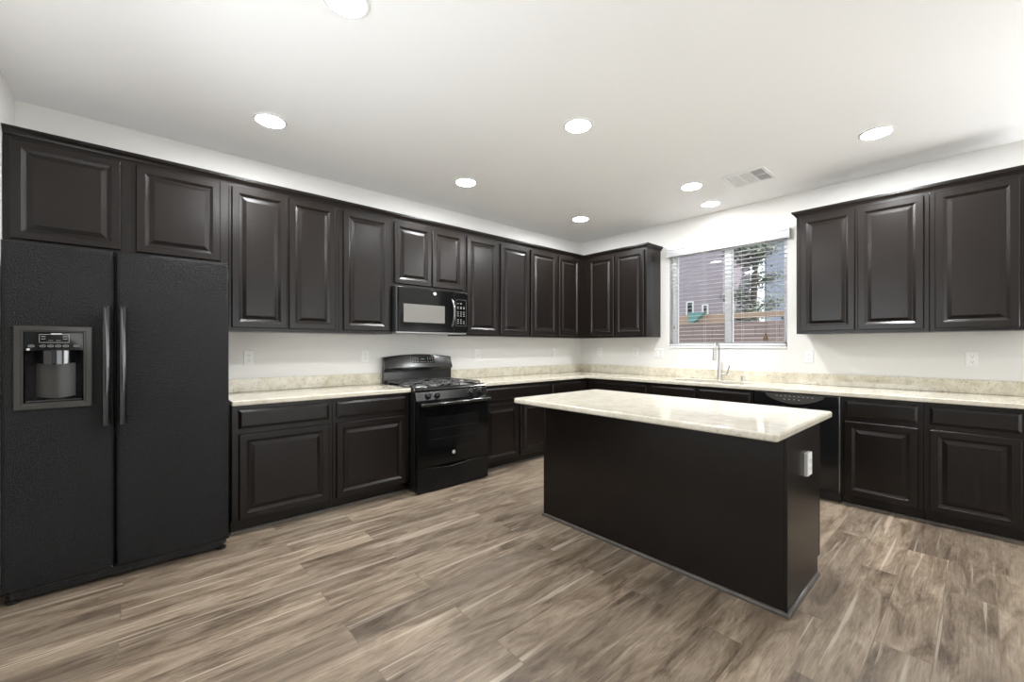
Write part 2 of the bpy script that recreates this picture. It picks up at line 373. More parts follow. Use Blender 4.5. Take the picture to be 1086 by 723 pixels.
UD, UB, UT = 0.325, 1.392, 2.462
def upper(label, A, s0, s1, doors, zb=UB, dz=(1.417,2.441), group=None, back=0.0):
    """A: True on the back wall (s = world x), False on the right wall (s = -world y)"""
    root = thing('wall_cabinet', label, 'cabinet', (s0,-0.001,zb) if A else (-0.001,-s0,zb), 0 if A else -PI/2, group)
    MB().box(0, s1-s0-0.0015, -UD, back, 0, UT-zb).build('body', M['wood'], root, bevel=0.0012)
    for d0, d1 in doors: add_door(root, d0-s0, d1-s0, dz[0]-zb, dz[1]-zb, -UD-0.0005)
    return root
GA, GB, GR = 'wall cabinets along the stove wall', 'wall cabinets left of the window', 'wall cabinets right of the window'
upper('wide dark wall cabinet with two squarish doors above the black refrigerator', True, XL+0.001, -4.336, [(-5.356,-4.902),(-4.834,-4.388)], 1.858, (1.884,2.446), GA)
upper('tall dark wall cabinet with two doors just right of the refrigerator', True, -4.335, -3.566, [(-4.322,-3.962),(-3.948,-3.596)], group=GA)
upper('single-door tall dark wall cabinet directly left of the microwave', True, -3.565, -3.088, [(-3.53,-3.121)], group=GA)
upper('short dark wall cabinet with two doors directly above the microwave', True, -3.087, -2.285, [(-3.068,-2.684),(-2.674,-2.311)], 1.838, (1.862,2.438), GA)
upper('single-door tall dark wall cabinet directly right of the microwave', True, -2.284, -1.816, [(-2.258,-1.838)], group=GA)
upper('tall two-door wall cabinet, second one right of the microwave, beside the corner cabinet', True, -1.815, -0.861, [(-1.796,-1.357),(-1.327,-0.877)], group=GA)
upper('narrow single-door wall cabinet on the stove wall, filling the room corner', True, -0.860, -0.003, [(-0.833,-0.430)], group=GA)
upper('dark two-door wall cabinet with bare end panel left of the window', False, 0.327, 1.288, [(0.425,0.828),(0.850,1.255)], group=GB)
upper('dark two-door wall cabinet right of the window, nearest to it', False, 2.826, 3.702, [(2.860,3.253),(3.271,3.672)], group=GR)
upper('dark wall cabinet with one wide door at the right edge of the photo', False, 3.704, 4.185, [(3.732,4.147)], group=GR)

prof = [(-0.02,2.4625),(0.005,2.4625),(0.005,2.468),(0.011,2.470),(0.013,2.476),(0.018,2.484),(0.026,2.491),(0.029,2.493),(0.029,2.497),(0.033,2.499),(0.033,2.511),(-0.02,2.511)]
tag(MB().sweep([(XL+0.002,-UD),(-UD,-UD),(-UD,-1.289),(-0.002,-1.289)], prof).build('crown_moulding', M['wood']),
    'long dark crown moulding running over the wall cabinets from refrigerator to window', 'moulding', 'crown mouldings')
tag(MB().sweep([(-0.002,-2.825),(-UD,-2.825),(-UD,-4.186),(-0.002,-4.186)], prof).build('crown_moulding', M['wood']),
    'dark crown moulding over the wall cabinets right of the window', 'moulding', 'crown mouldings')

BD, KD, BT = 0.605, 0.548, 0.8785
def base_cab(label, A, s0, s1, doors, drawers, group=None, hollow=False, loc=None, rz=None, blind=None):
    if loc is None: loc = (s0,-0.001,0) if A else (-0.001,-s0,0); rz = 0 if A else -PI/2
    root = thing('base_cabinet', label, 'cabinet', loc, rz, group)
    W = s1-s0-0.0015; b = MB()
    if hollow:
        b.box(0,W,-BD,-BD+0.02,0.092,BT); b.box(0,0.018,-BD+0.02,0,0.092,BT); b.box(W-0.018,W,-BD+0.02,0,0.092,BT); b.box(0.018,W-0.018,-BD+0.02,0,0.092,0.11)
    else: b.box(0,W,-BD,0,0.092,BT)
    b.build('body', M['wood'], root, bevel=0.0012)
    k = MB().box(0,W,-KD,-0.02 if not hollow else -KD+0.02,0.0,0.0915).build('toe_kick', M['wood'], root)
    MB().prism([(-KD,0.0),(-KD-0.009,0.0),(-KD-0.008,0.006),(-KD-0.004,0.012),(-KD,0.014)], 0, W).build('shoe_strip', M['shoe'], root)
    for d0,d1 in doors: add_door(root, d0-s0, d1-s0, 0.102, 0.685, -BD-0.0005)
    for d0,d1 in drawers: add_drawer(root, d0-s0, d1-s0, 0.720, 0.850, -BD-0.0005)
    return root
GBA, GBB = 'base cabinets along the stove wall', 'base cabinets along the window wall'
base_cab('dark base cabinet standing right beside the refrigerator', True, -4.356, -3.709, [(-4.318,-3.735)], [(-4.320,-3.735)], GBA)
base_cab('dark base cabinet directly left of the stove', True, -3.708, -3.062, [(-3.680,-3.097)], [(-3.680,-3.097)], GBA)
base_cab('dark two-door base cabinet with one wide drawer directly right of the stove', True, -2.280, -1.279, [(-2.245,-1.778),(-1.755,-1.301)], [(-2.245,-1.301)], GBA)
base_cab('dark corner base cabinet with one short drawer on the stove wall', True, -1.278, -0.003, [(-1.254,-0.735)], [(-1.254,-0.735)], GBA)
base_cab('dark base cabinet on the window wall between the corner and the sink cabinet', False, 0.608, 1.491, [(0.716,1.462)], [(0.716,1.462)], GBB)
base_cab('dark sink base cabinet with two false drawer fronts under the window', False, 1.492, 2.556, [(1.520,2.009),(2.053,2.532)], [(1.520,2.009),(2.053,2.532)], GBB, hollow=True)
base_cab('dark base cabinet with drawer and door directly right of the dishwasher', False, 3.208, 3.690, [(3.236,3.661)], [(3.236,3.661)], GBB)
base_cab('dark base cabinet at the right edge of the photo, below the wall outlet', False, 3.691, 4.185, [(3.720,4.146)], [(3.720,4.146)], GBB)

# ------------------------------------------------------------------ worktops
CD, CZ0, CZ1 = 0.6444, 0.879, 0.914
def slab(root, polys, name='slab'):
    b = MB()
    for p in polys: b.prism(p, CZ0, CZ1, 'z')
    return b.build(name, M['granite'], root, bevel=0.007, seg=3)
c1 = thing('countertop', 'short cream granite worktop between refrigerator and stove', 'countertop', (0,0,0), 0, 'cream granite worktops')
slab(c1, [[(-4.361,-CD),(-3.061,-CD),(-3.061,-0.002),(-4.361,-0.002)]])
MB().box(-4.361,-3.061,-0.021,-0.001,CZ1+0.0003,1.020).build('backsplash', M['granite_splash'], c1, bevel=0.003)
c2 = thing('countertop', 'L-shaped cream granite worktop running from the stove round the corner past the sink', 'countertop', (0,0,0), 0, 'cream granite worktops')
SX0, SX1, SY0, SY1 = -0.525, -0.170, -2.425, -1.655
def rect_hole_slab(root):
    bm = bmesh.new()
    out = [(-2.281,-0.002),(-2.281,-CD),(-CD,-CD),(-CD,-4.19),(-0.002,-4.19),(-0.002,-0.002)]
    hole = []
    rr = 0.05
    for cx, cy, a0 in ((SX1-rr,SY1-rr,0),(SX0+rr,SY1-rr,90),(SX0+rr,SY0+rr,180),(SX1-rr,SY0+rr,270)):
        for k in range(5):
            a = math.radians(a0+k*22.5); hole.append((cx+rr*math.cos(a), cy+rr*math.sin(a)))
    es = []
    for loop in (out, hole):
        vs = [bm.verts.new((x,y,CZ1)) for x,y in loop]
        es += [bm.edges.new((vs[i], vs[(i+1)%len(vs)])) for i in range(len(vs))]
    bmesh.ops.triangle_fill(bm, edges=es, use_beauty=True)
    r = bmesh.ops.extrude_face_region(bm, geom=bm.faces[:])
    bmesh.ops.translate(bm, vec=(0,0,CZ0-CZ1), verts=[v for v in r['geom'] if isinstance(v, bmesh.types.BMVert)])
    m = MB(); m.bm.free(); m.bm = bm
    return m.build('slab', M['granite'], root, bevel=0.006, seg=3)
rect_hole_slab(c2)
b = MB(); b.box(-2.281,-0.021,-0.021,-0.001,CZ1+0.0003,1.020); b.box(-0.021,-0.001,-4.19,-0.001,CZ1+0.0003,1.020)
b.build('backsplash', M['granite_splash'], c2, bevel=0.002)

# sink
sk = thing('sink', 'undermount stainless sink basin let into the worktop below the window', 'sink', (-0.35,-2.04,0.70))
def basin():
    bm = bmesh.new(); rings = []
    def ring(x0,x1,y0,y1,rr,z):
        vs = []
        for cx, cy, a0 in ((x1-rr,y1-rr,0),(x0+rr,y1-rr,90),(x0+rr,y0+rr,180),(x1-rr,y0+rr,270)):
            for k in range(6):
                a = math.radians(a0+k*18); vs.append(bm.verts.new((cx+rr*math.cos(a)+0.35, cy+rr*math.sin(a)+2.04, z-0.70)))
        return vs
    o = 0.012
    for ins, z in ((-o-0.012,0.8782),(-o+0.012,0.8782),(-o+0.014,0.874),(0.010,0.72),(0.03,0.702),(0.10,0.70)):
        rings.append(ring(SX0+ins,SX1-ins,SY0+ins,SY1-ins,0.05,z))
    for a, b in zip(rings, rings[1:]):
        n = len(a)
        for i in range(n): bm.faces.new((a[i],a[(i+1)%n],b[(i+1)%n],b[i]))
    bm.faces.new(rings[-1])
    m = MB(); m.bm.free(); m.bm = bm; return m
bs = basin().build('basin', M['steel'], sk)
MB().lathe([(0.045,0.0012),(0.045,0.004),(0.03,0.005),(0.028,0.003)]).build('drain', M['grey_metal'], sk)

# faucet
fc = thing('faucet', 'tall brushed nickel pull-down kitchen faucet behind the sink', 'faucet', (-0.10,-2.04,CZ1+0.0005))
MB().lathe([(0.027,0.0),(0.027,0.006),(0.022,0.012),(0.020,0.05),(0.019,0.11),(0.015,0.125)]).build('base', M['nickel'], fc)
pts = [(0,0,0.10),(0,0,0.29)]
for k in range(1,13):
    a = PI*k/12*1.0; pts.append((-0.06+0.06*math.cos(a), 0, 0.325+0.075*math.sin(a)))
MB().tube(pts, 0.0125, 14).build('spout', M['nickel'], fc)
MB().tube([(-0.12,0,0.335),(-0.121,0,0.30),(-0.122,0,0.26),(-0.122,0,0.225),(-0.122,0,0.215)], [0.014,0.0165,0.020,0.022,0.019], 16).build('spray_head', M['nickel'], fc)
MB().tube([(0,-0.012,0.06),(0,-0.055,0.06),(0,-0.075,0.066),(0,-0.088,0.082),(-0.005,-0.098,0.115),(-0.010,-0.112,0.160)], [0.014,0.014,0.012,0.010,0.008,0.006], 12).build('lever', M['nickel'], fc)
tag(MB().lathe([(0.022,0.0),(0.022,0.003),(0.019,0.005),(0.019,0.045),(0.016,0.052)]).build('air_gap', M['nickel'], loc=(-0.09,-2.28,CZ1+0.0005)),
    'small nickel air gap cap standing on the worktop right of the faucet', 'air gap')

# ------------------------------------------------------------------ island
isl = thing('kitchen_island', 'dark espresso kitchen island with plain panelled front, white outlet on its end', 'island', (-2.24,-2.55,0))
IX0, IX1, IY0, IY1 = -2.5406+2.24, -1.945+2.24, -3.358+2.55, -1.752+2.55
KX = -1.994+2.24
b = MB(); b.box(IX0+0.012, IX1-0.02, IY0+0.012, IY1-0.012, 0.10, CZ0-0.0005); b.box(IX0+0.012, KX, IY0+0.012, IY1-0.012, 0, 0.10)
b.build('body', M['wood'], isl)
MB().box(IX0, IX0+0.0118, IY0, IY1, 0.0, CZ0-0.0005).build('front_panel', M['wood'], isl, bevel=0.0012)
def end_panel(y0, y1):
    MB().prism([(IX0+0.012,0),(KX,0),(KX,0.10),(IX1-0.02,0.10),(IX1-0.02,CZ0-0.0005),(IX0+0.012,CZ0-0.0005)], y0, y1, 'y').build('end_panel', M['wood'], isl, bevel=0.0012)
end_panel(IY0, IY0+0.0118); end_panel(IY1-0.0118, IY1)
for y in (IY0-0.003, IY1-0.012): MB().box(IX0-0.003, IX0+0.014, y, y+0.015, 0.014, CZ0-0.001).build('corner_bead', M['wood'], isl, bevel=0.003)
shoe = [(0,0),(0.013,0),(0.013,0.006),(0.011,0.013),(0.006,0.019),(0,0.021)]
MB().sweep([(KX,IY1),(IX0,IY1),(IX0,IY0),(KX,IY0)], [(o,z) for o,z in shoe]).build('base_moulding', M['shoe'], isl)
# cabinet fronts on the sink side
ff = MB().box(IX1-0.0195, IX1, IY0, IY1, 0.10, CZ0-0.0005).build('face_frame', M['wood'], isl, bevel=0.001)
def far_front(kind, u0, u1, z0, z1):
    o = MB().panel(0, 0, u1-u0, z1-z0, (door_rings if kind == 'door' else drawer_rings)(0)).build(kind, M['wood'], isl, angle=CRISP)
    o.location = (IX1+0.0005, IY0+u0, z0); o.rotation_euler = (0,0,PI/2)
for u0, u1 in ((0.03,0.52),(0.55,1.055),(1.085,1.575)):
    far_front('door', u0, u1, 0.112, 0.685); far_front('drawer', u0, u1, 0.720, 0.850)
ict = MB().box(-2.8526, -1.9142, -3.4123, -1.7500, CZ0, CZ1).build('island_countertop', M['granite'], bevel=0.008, seg=3)
# round the corners of the island top in plan
def rounded_top():
    bm = bmesh.new(); rr = 0.022; pts = []
    x0,x1,y0,y1 = -2.8526,-1.9142,-3.4123,-1.7500
    for cx, cy, a0 in ((x1-rr,y1-rr,0),(x0+rr,y1-rr,90),(x0+rr,y0+rr,180),(x1-rr,y0+rr,270)):
        for k in range(7):
            a = math.radians(a0+k*15); pts.append((cx+rr*math.cos(a), cy+rr*math.sin(a)))
    m = MB(); m.prism(pts, CZ0, CZ1, 'z'); return m
bpy.data.objects.remove(ict)
ict = rounded_top().build('island_countertop', M['granite'], bevel=0.010, seg=4, angle=50)
tag(ict, 'glossy cream granite slab lying on the kitchen island', 'countertop', 'cream granite worktops')

# ------------------------------------------------------------------ refrigerator
FX0, FX1, FY, FT = -5.318, -4.3955, -0.800, 1.800
SEAM = -4.914
fg = thing('refrigerator', 'black textured side-by-side refrigerator with dispenser in the left door', 'refrigerator', (FX0,0,0))
def fx(x): return x - FX0
MB().box(0.004, fx(FX1)-0.004, -0.715, -0.03, 0.02, 1.785).build('cabinet', M['black_satin'], fg, bevel=0.006)
def fdoor(name, x0, x1, hole=None):
    w_ = x1-x0; yb = -0.722
    rg = [(0,yb),(0,FY+0.020),(0.002,FY+0.011),(0.006,FY+0.005),(0.012,FY+0.001),(0.018,FY)]
    return MB().panel(fx(x0), 0.066, w_, FT-0.066, rg, hole).build(name, M['fridge'], fg, angle=60)
DX0, DX1, DZ0, DZ1 = fx(-5.273), fx(-5.001), 0.962, 1.382
fz = fdoor('freezer_door', FX0+0.002, SEAM-0.003, (DX0+0.03, DX1-0.03, DZ0+0.03, DZ1-0.03, -0.735))
fr_ = fdoor('fridge_door', SEAM+0.003, FX1)
def fhandle(x):
    y = FY-0.052; pts = [(x,FY+0.002,1.452),(x,FY-0.02,1.470)]
    b = MB(); b.tube([(x,y,0.858),(x,y,0.87),(x,y-0.006,1.0),(x,y-0.008,1.17),(x,y-0.006,1.35),(x,y,1.48),(x,y,1.492)], [0.016,0.0175,0.0175,0.0175,0.0175,0.0175,0.016], 18)
    b.tube([(x,FY+0.001,0.888),(x,y,0.888)], 0.013, 12); b.tube([(x,FY+0.001,1.462),(x,y,1.462)], 0.013, 12)
    h = b.build('handle', M['handle_gloss'], fg); return h
fhandle(fx(-4.944)); fhandle(fx(-4.880))
# dispenser: bezel, control panel, cavity with paddle and tray
bz = MB(); y = FY
bz.panel(DX0, DZ0, DX1-DX0, DZ1-DZ0, [(0,y-0.0005),(0.0,y-0.006),(0.004,y-0.010),(0.022,y-0.010),(0.026,y-0.006)], (DX0+0.032, DX1-0.032, DZ0+0.034, DZ1-0.030, y-0.004))
# leave the cavity open: remove the face that closes the bezel
bmf = [f for f in bz.bm.faces if len(f.verts) == 4 and all(abs(v.co.y-(y-0.004)) < 1e-6 for v in f.verts)]
bmesh.ops.delete(bz.bm, geom=bmf, context='FACES_ONLY')
bmf = [f for f in bz.bm.faces if all(abs(v.co.y-(y-0.0005)) < 1e-6 for v in f.verts)]
bmesh.ops.delete(bz.bm, geom=bmf, context='FACES_ONLY')
disp = bz.build('dispenser', M['bezel'], fg)
CX0, CX1 = DX0+0.033, DX1-0.033
cp = MB().box(CX0, CX1, y-0.0035, -0.740, 1.258, 1.350).build('control_panel', M['black_glass'], disp, bevel=0.002)
pr = MB(); yy = y-0.0042
def mark(bm_, x0, x1, z0, z1, y_): bm_.box(x0, x1, y_, y_+0.0006, z0, z1)
cxm = (CX0+CX1)/2
for (x0,x1,z0,z1) in ((-0.052,0.052,1.339,1.3405),(-0.052,0.052,1.298,1.2995),(-0.052,-0.0505,1.298,1.3405),(0.0505,0.052,1.298,1.3405),(-0.045,-0.03,1.328,1.3300),(-0.045,-0.03,1.316,1.318),(0.03,0.045,1.328,1.330),(0.03,0.045,1.316,1.318),(-0.012,0.026,1.341,1.346),(-0.02,-0.004,1.308,1.3092),(0.006,0.022,1.308,1.3092)):
    mark(pr, cxm+x0, cxm+x1, z0, z1, yy)
for dx in (-0.078,-0.040,-0.013,0.013,0.040,0.078):
    pr.tube([(cxm+dx+0.010*math.cos(a), yy+0.0003, 1.281+0.0055*math.sin(a)) for a in [2*PI*k/14 for k in range(14)]], 0.0007, 5, closed=True)
    mark(pr, cxm+dx-0.004, cxm+dx+0.004, 1.2803, 1.2818, yy)
pr.lathe([(0.006,yy+0.0006),(0.006,yy)], (cxm-0.088,0,1.264), 'y', 16)
pr.build('panel_markings', M['print'], disp)
MB().lathe([(0.012,1.226),(0.014,1.258)], (cxm,y+0.035,0), 'z', 16).build('water_nozzle', M['badge'], disp)
# curved shroud and paddle
def curved(x0,x1,z0,z1,bul,yb,n=12):
    b = MB(); bm = b.bm; A=[];B=[];A2=[];B2=[]
    for i in range(n+1):
        t_ = i/n; x = x0+(x1-x0)*t_; yv = yb - bul*math.sin(PI*t_); sag = 0.010*math.sin(PI*t_)
        A.append(bm.verts.new((x,yv,z0-sag))); B.append(bm.verts.new((x,yv,z1))); A2.append(bm.verts.new((x,yb+0.004,z0-sag))); B2.append(bm.verts.new((x,yb+0.004,z1)))
    for i in range(n):
        bm.faces.new((A[i],A[i+1],B[i+1],B[i])); bm.faces.new((A2[i+1],A2[i],B2[i],B2[i+1])); bm.faces.new((A[i+1],A[i],A2[i],A2[i+1])); bm.faces.new((B[i],B[i+1],B2[i+1],B2[i]))
    bm.faces.new((A[0],B[0],B2[0],A2[0])); bm.faces.new((A[-1],A2[-1],B2[-1],B[-1])); return b
curved(cxm-0.072, cxm+0.072, 1.196, 1.2575, 0.030, y+0.050).build('shroud', M['handle_gloss'], disp)
curved(cxm-0.070, cxm+0.070, 1.020, 1.192, 0.014, y+0.062).build('paddle', M['bezel'], disp)
tr = MB().box(CX0+0.004, CX1-0.004, y+0.004, y+0.062, DZ0+0.035, DZ0+0.046).build('drip_tray', M['black'], disp, bevel=0.003)
# base grille and feet
g = MB(); g.box(0.03, fx(FX1)-0.03, -0.752, -0.716, 0.012, 0.060)
for z in (0.022, 0.036): g.box(0.06, fx(FX1)-0.06, -0.758, -0.7525, z, z+0.007)
for k in range(7):
    x = 0.09 + k*0.124; g.box(x, x+0.012, -0.760, -0.7525, 0.018, 0.050)
g.build('base_grille', M['black_satin'], fg, bevel=0.0015)
for x in (0.035, fx(FX1)-0.035):
    MB().lathe([(0.024,0.0),(0.026,0.004),(0.026,0.014),(0.012,0.020),(0.012,0.05)], (x,-0.745,0)).build('foot', M['black_satin'], fg)
    MB().lathe([(0.020,0.0),(0.022,0.004),(0.022,0.014),(0.012,0.020),(0.012,0.022)], (x,-0.12,0)).build('foot', M['black_satin'], fg)
MB().box(fx(FX1)-0.075, fx(FX1)-0.012, -0.772, -0.715, 0.048, 0.064).build('hinge', M['black_satin'], fg, bevel=0.004)

# ------------------------------------------------------------------ stove
RX0, RX1 = -3.0565, -2.2890
rg = thing('stove', 'black freestanding gas stove with round silver badge, between the base cabinets', 'stove', (RX0,0,0))
RW = RX1-RX0; ct = 0.912
b = MB(); b.box(0.002, RW-0.002, -0.690, -0.045, 0.03, 0.880); b.build('body', M['black'], rg, bevel=0.002)
for x in (0.05, RW-0.05):
    for y in (-0.66, -0.10): MB().lathe([(0.018,0),(0.02,0.003),(0.02,0.01),(0.01,0.014),(0.01,0.032)], (x,y,0)).build('foot', M['black_satin'], rg)
# cooktop with raised rim
ctp = MB(); ctp.prism([(-0.700,0.8805),(-0.045,0.8805),(-0.045,ct+0.004),(-0.085,ct+0.004),(-0.095,ct-0.006),(-0.640,ct-0.006),(-0.655,ct+0.003),(-0.672,ct+0.003),(-0.690,ct-0.004),(-0.700,0.895)], 0.0, RW)
ctp.box(0.0,0.022,-0.672,-0.05,0.90,ct+0.0035); ctp.box(RW-0.022,RW,-0.672,-0.05,0.90,ct+0.0035)
ctp.build('cooktop', M['black_lit'], rg, bevel=0.002)
# front control panel (leaning)
cpn = MB().prism([(-0.6905,0.8800),(-0.7005,0.8800),(-0.7060,0.8800),(-0.7300,0.8060),(-0.6905,0.8060)], 0.0, RW).build('control_panel', M['black_lit'], rg, bevel=0.003)
def knob(x):
    z = 0.846; yk = -0.7060 - (0.8800-z)*0.0240/0.0740
    b = MB(); b.lathe([(0.027,0.0),(0.027,-0.004),(0.021,-0.007),(0.019,-0.026),(0.017,-0.029)], (0,0,0), 'y', 22); b.box(-0.005,0.005,-0.036,-0.0285,-0.018,0.018)
    o = b.build('knob', M['handle_gloss'], rg, loc=(x,yk-0.0005,z)); o.rotation_euler = (0.31,0,0)
    r = MB().lathe([(0.0285,0.0),(0.0285,-0.0015)], (0,0,0), 'y', 24); r.box(-0.001,0.001,-0.0372,-0.0361,0.002,0.017)
    r.build('knob_ring', M['grey_metal'], o)
for x in (-2.940, -2.849, -2.485, -2.381): knob(x-RX0)
# oven door
OD0, OD1 = -0.742, -0.6915
od = MB().panel(0.003, 0.2235, RW-0.006, 0.800-0.2235, [(0,OD1),(0,OD0+0.006),(0.003,OD0+0.001),(0.006,OD0)]).build('oven_door', M['black_glass'], rg)
wf = MB(); wx0, wx1, wz0, wz1 = -2.950-RX0, -2.410-RX0, 0.385, 0.655
wf.panel(wx0, wz0, wx1-wx0, wz1-wz0, [(0,OD0-0.0001),(0.0,OD0-0.0012),(0.010,OD0-0.0012),(0.012,OD0-0.0006)]).build('oven_window', M['black_front'], od)
for z in (0.46, 0.55): MB().box(wx0+0.02, wx1-0.02, OD0-0.0013, OD0-0.0007, z, z+0.003).build('oven_rack', M['black_satin'], od)
hb = MB(); hz = 0.778
hb.tube([(0.012,-0.790,hz),(0.03,-0.794,hz),(RW/2,-0.800,hz),(RW-0.03,-0.794,hz),(RW-0.012,-0.790,hz)], [0.013,0.0155,0.0155,0.0155,0.013], 14)
for x in (0.035, RW-0.035): hb.box(x-0.012, x+0.012, -0.790, OD0+0.001, hz-0.012, hz+0.010)
hb.build('handle', M['handle_gloss'], od)
bd = MB().lathe([(0.017,0.0),(0.017,-0.0015),(0.0155,-0.003)], (-2.687-RX0, OD0-0.0002, 0.318), 'y', 28).build('badge', M['badge'], od)
def monogram(parent_b, x, y, z, r):
    m = MB(); m.tube([(x+r*0.80*math.cos(a), y, z+r*0.80*math.sin(a)) for a in [2*PI*k/24 for k in range(24)]], r*0.05, 5, closed=True)
    m.tube([(x-r*0.10+r*0.26*math.cos(a), y, z+r*0.26*math.sin(a)) for a in [PI*0.25+1.6*PI*k/14 for k in range(15)]], r*0.05, 5)
    m.tube([(x+r*0.28+r*0.20*math.cos(a), y, z+r*0.26*math.sin(a)) for a in [1.7*PI*k/14 for k in range(15)]], r*0.05, 5)
    return m
# storage drawer with the scooped top edge
n = 22; top = []
for i in range(n+1):
    t_ = i/n; x = 0.003+(RW-0.006)*t_; top.append((x, 0.2195 - 0.020*math.exp(-((t_-0.45)/0.22)**2)))
b = MB(); b.prism([(0.003,0.014)] + [(RW-0.003,0.014)] + top[::-1], OD0+0.002, OD1, 'y')
b.build('drawer', M['black_front'], rg, bevel=0.003)
# backguard: arched head, bulging fascia above a set-back splash plate
b = MB(); bm = b.bm; n = 24; prof_rows = []
for i in range(n+1):
    t_ = i/n; x = RW*t_; arch = 0.028*(1-(2*t_-1)**2)
    topz = 1.172+arch
    prof_rows.append([bm.verts.new(p) for p in ((x,-0.042,0.905),(x,-0.080,0.905),(x,-0.076,1.020),(x,-0.080,1.048),(x,-0.100,1.052),(x,-0.104,1.066),(x,-0.098,1.085),(x,-0.070,topz-0.012),(x,-0.062,topz-0.002),(x,-0.052,topz),(x,-0.042,topz-0.003))])
for a, c in zip(prof_rows, prof_rows[1:]):
    for k in range(len(a)): bm.faces.new((a[k], c[k], c[(k+1)%len(a)], a[(k+1)%len(a)]))
bm.faces.new(prof_rows[0]); bm.faces.new(list(reversed(prof_rows[-1])))
bk = b.build('backguard', M['black_lit'], rg, angle=28)
def bgy(z, t_): # y of the fascia face at height z
    topz = 1.172+0.028*(1-(2*t_-1)**2); f = (z-1.085)/(topz-0.012-1.085); return -0.098+f*0.028
sc_ = MB(); sc_.bm.free(); sc_ = MB()
xa, xb = -2.775-RX0, -2.500-RX0
sc_.face([(xa,bgy(1.108,.5)-0.0008,1.108),(xb,bgy(1.108,.5)-0.0008,1.108),(xb,bgy(1.176,.5)-0.0008,1.176),(xa,bgy(1.176,.5)-0.0008,1.176)])
r = bmesh.ops.solidify(sc_.bm, geom=sc_.bm.faces[:], thickness=0.0005)
sc_.build('display_panel', M['black_glass'], bk)
def pmark(x0,x1,z0,z1):
    y0 = bgy((z0+z1)/2,.5)-0.0016; MB().box(x0,x1,y0,y0+0.0007,z0,z1).build('button_mark', M['print'], bk)
for x0 in (0.018,0.045,0.072,0.190,0.217,0.244):
    for z in (1.120,1.143,1.160): pmark(xa+x0, xa+x0+0.013, z, z+0.003)
for x0 in (0.108,0.132,0.156): pmark(xa+x0, xa+x0+0.012, 1.118, 1.121)
y0 = bgy(1.146,.5)-0.0014
MB().box(xa+0.115, xa+0.160, y0, y0+0.0009, 1.138, 1.154).build('clock_display', M['display'], bk)
# burners and grates
GX = [0.155, RW/2, RW-0.155]
for x, y, r in ((0.165,-0.50,0.045),(0.165,-0.22,0.036),(RW-0.165,-0.50,0.045),(RW-0.165,-0.22,0.036),(RW/2,-0.36,0.05)):
    q0 = ct-0.006
    bn = MB().lathe([(r+0.03,q0),(r+0.028,q0+0.003),(r,q0+0.005),(r*0.92,q0+0.016),(r*0.6,q0+0.017)], (x,y,0)).build('burner', M['grey_metal'], rg)
    MB().lathe([(r*0.85,q0+0.0175),(r*0.9,q0+0.020),(r*0.85,q0+0.025),(r*0.3,q0+0.027)], (x,y,0)).build('burner_cap', M['iron'], bn)
gz = ct+0.024
for i, (x0,x1) in enumerate(((0.030,0.262),(0.267,RW-0.267),(RW-0.262,RW-0.030))):
    g = MB(); ya, yb = -0.632, -0.105
    def bar(p, q_, r=0.0055): g.tube([p,q_], r, 8)
    loop = [(x0,ya,gz),(x1,ya,gz),(x1,yb,gz),(x0,yb,gz)]
    for k in range(4): bar(loop[k], loop[(k+1)%4])
    xm = (x0+x1)/2; ym = (ya+yb)/2
    bar((x0,ym,gz),(x1,ym,gz))
    for yc in (((ya+ym)/2),((ym+yb)/2)):
        bar((x0,yc,gz),(x0+0.075,yc,gz+0.002)); bar((x1-0.075,yc,gz+0.002),(x1,yc,gz)); bar((xm,yc-0.125,gz),(xm,yc-0.045,gz+0.002)); bar((xm,yc+0.045,gz+0.002),(xm,yc+0.125,gz))
    for px in (x0,x1):
        for py in (ya,ym,yb): g.tube([(px,py,gz),(px,py,ct-0.004)], [0.0055,0.007], 8)
    g.build('grate', M['iron'], rg)

# ------------------------------------------------------------------ microwave
MX0, MX1, MZ0, MZ1, MYF = -3.085, -2.290, 1.405, 1.8355, -0.400
mw = thing('microwave', 'black over-the-range microwave hung between the wall cabinets above the stove', 'microwave', (MX0,0,MZ0))
W = MX1-MX0; H = MZ1-MZ0
MB().box(0.001, W-0.001, -0.360, -0.004, 0.012, H).build('body', M['black_satin'], mw, bevel=0.002)
xs = -2.468-MX0
md = MB().panel(0.022, 0.014, xs-0.024, H-0.018, [(0,-0.3605),(0,MYF+0.010),(0.003,MYF+0.003),(0.008,MYF)]).build('door', M['black_glass'], mw)
MB().panel(-3.010-MX0, 1.506-MZ0, 0.440, 0.170, [(0,MYF-0.0001),(0,MYF-0.001),(0.001,MYF-0.001)]).build('window', M['mesh_window'], md)
MB().panel(xs+0.001, 0.014, W-xs-0.004, H-0.018, [(0,-0.3605),(0,MYF+0.010),(0.003,MYF+0.003),(0.008,MYF)]).build('control_panel', M['black_glass'], mw)
MB().box(0.001, 0.0205, -0.390, -0.3605, 0.014, H-0.004).build('side_trim', M['black_satin'], mw, bevel=0.003)
hx = -2.486-MX0
pts = []
for k in range(13):
    t_ = k/12; pts.append((hx, MYF-0.004-0.042*math.sin(PI*t_)**0.6 if 0 < t_ < 1 else MYF+0.001, 0.080+0.262*t_))
MB().tube(pts, 0.011, 12).build('handle', M['dark_chrome'], md)
bd = MB().lathe([(0.017,0.0),(0.017,-0.0015),(0.0155,-0.003)], (-2.681-MX0, MYF-0.0002, 1.791-MZ0), 'y', 28).build('badge', M['badge'], md)
kp = MB(); kx0, kx1, kz0, kz1 = -2.440-MX0, -2.312-MX0, 1.487-MZ0, 1.752-MZ0
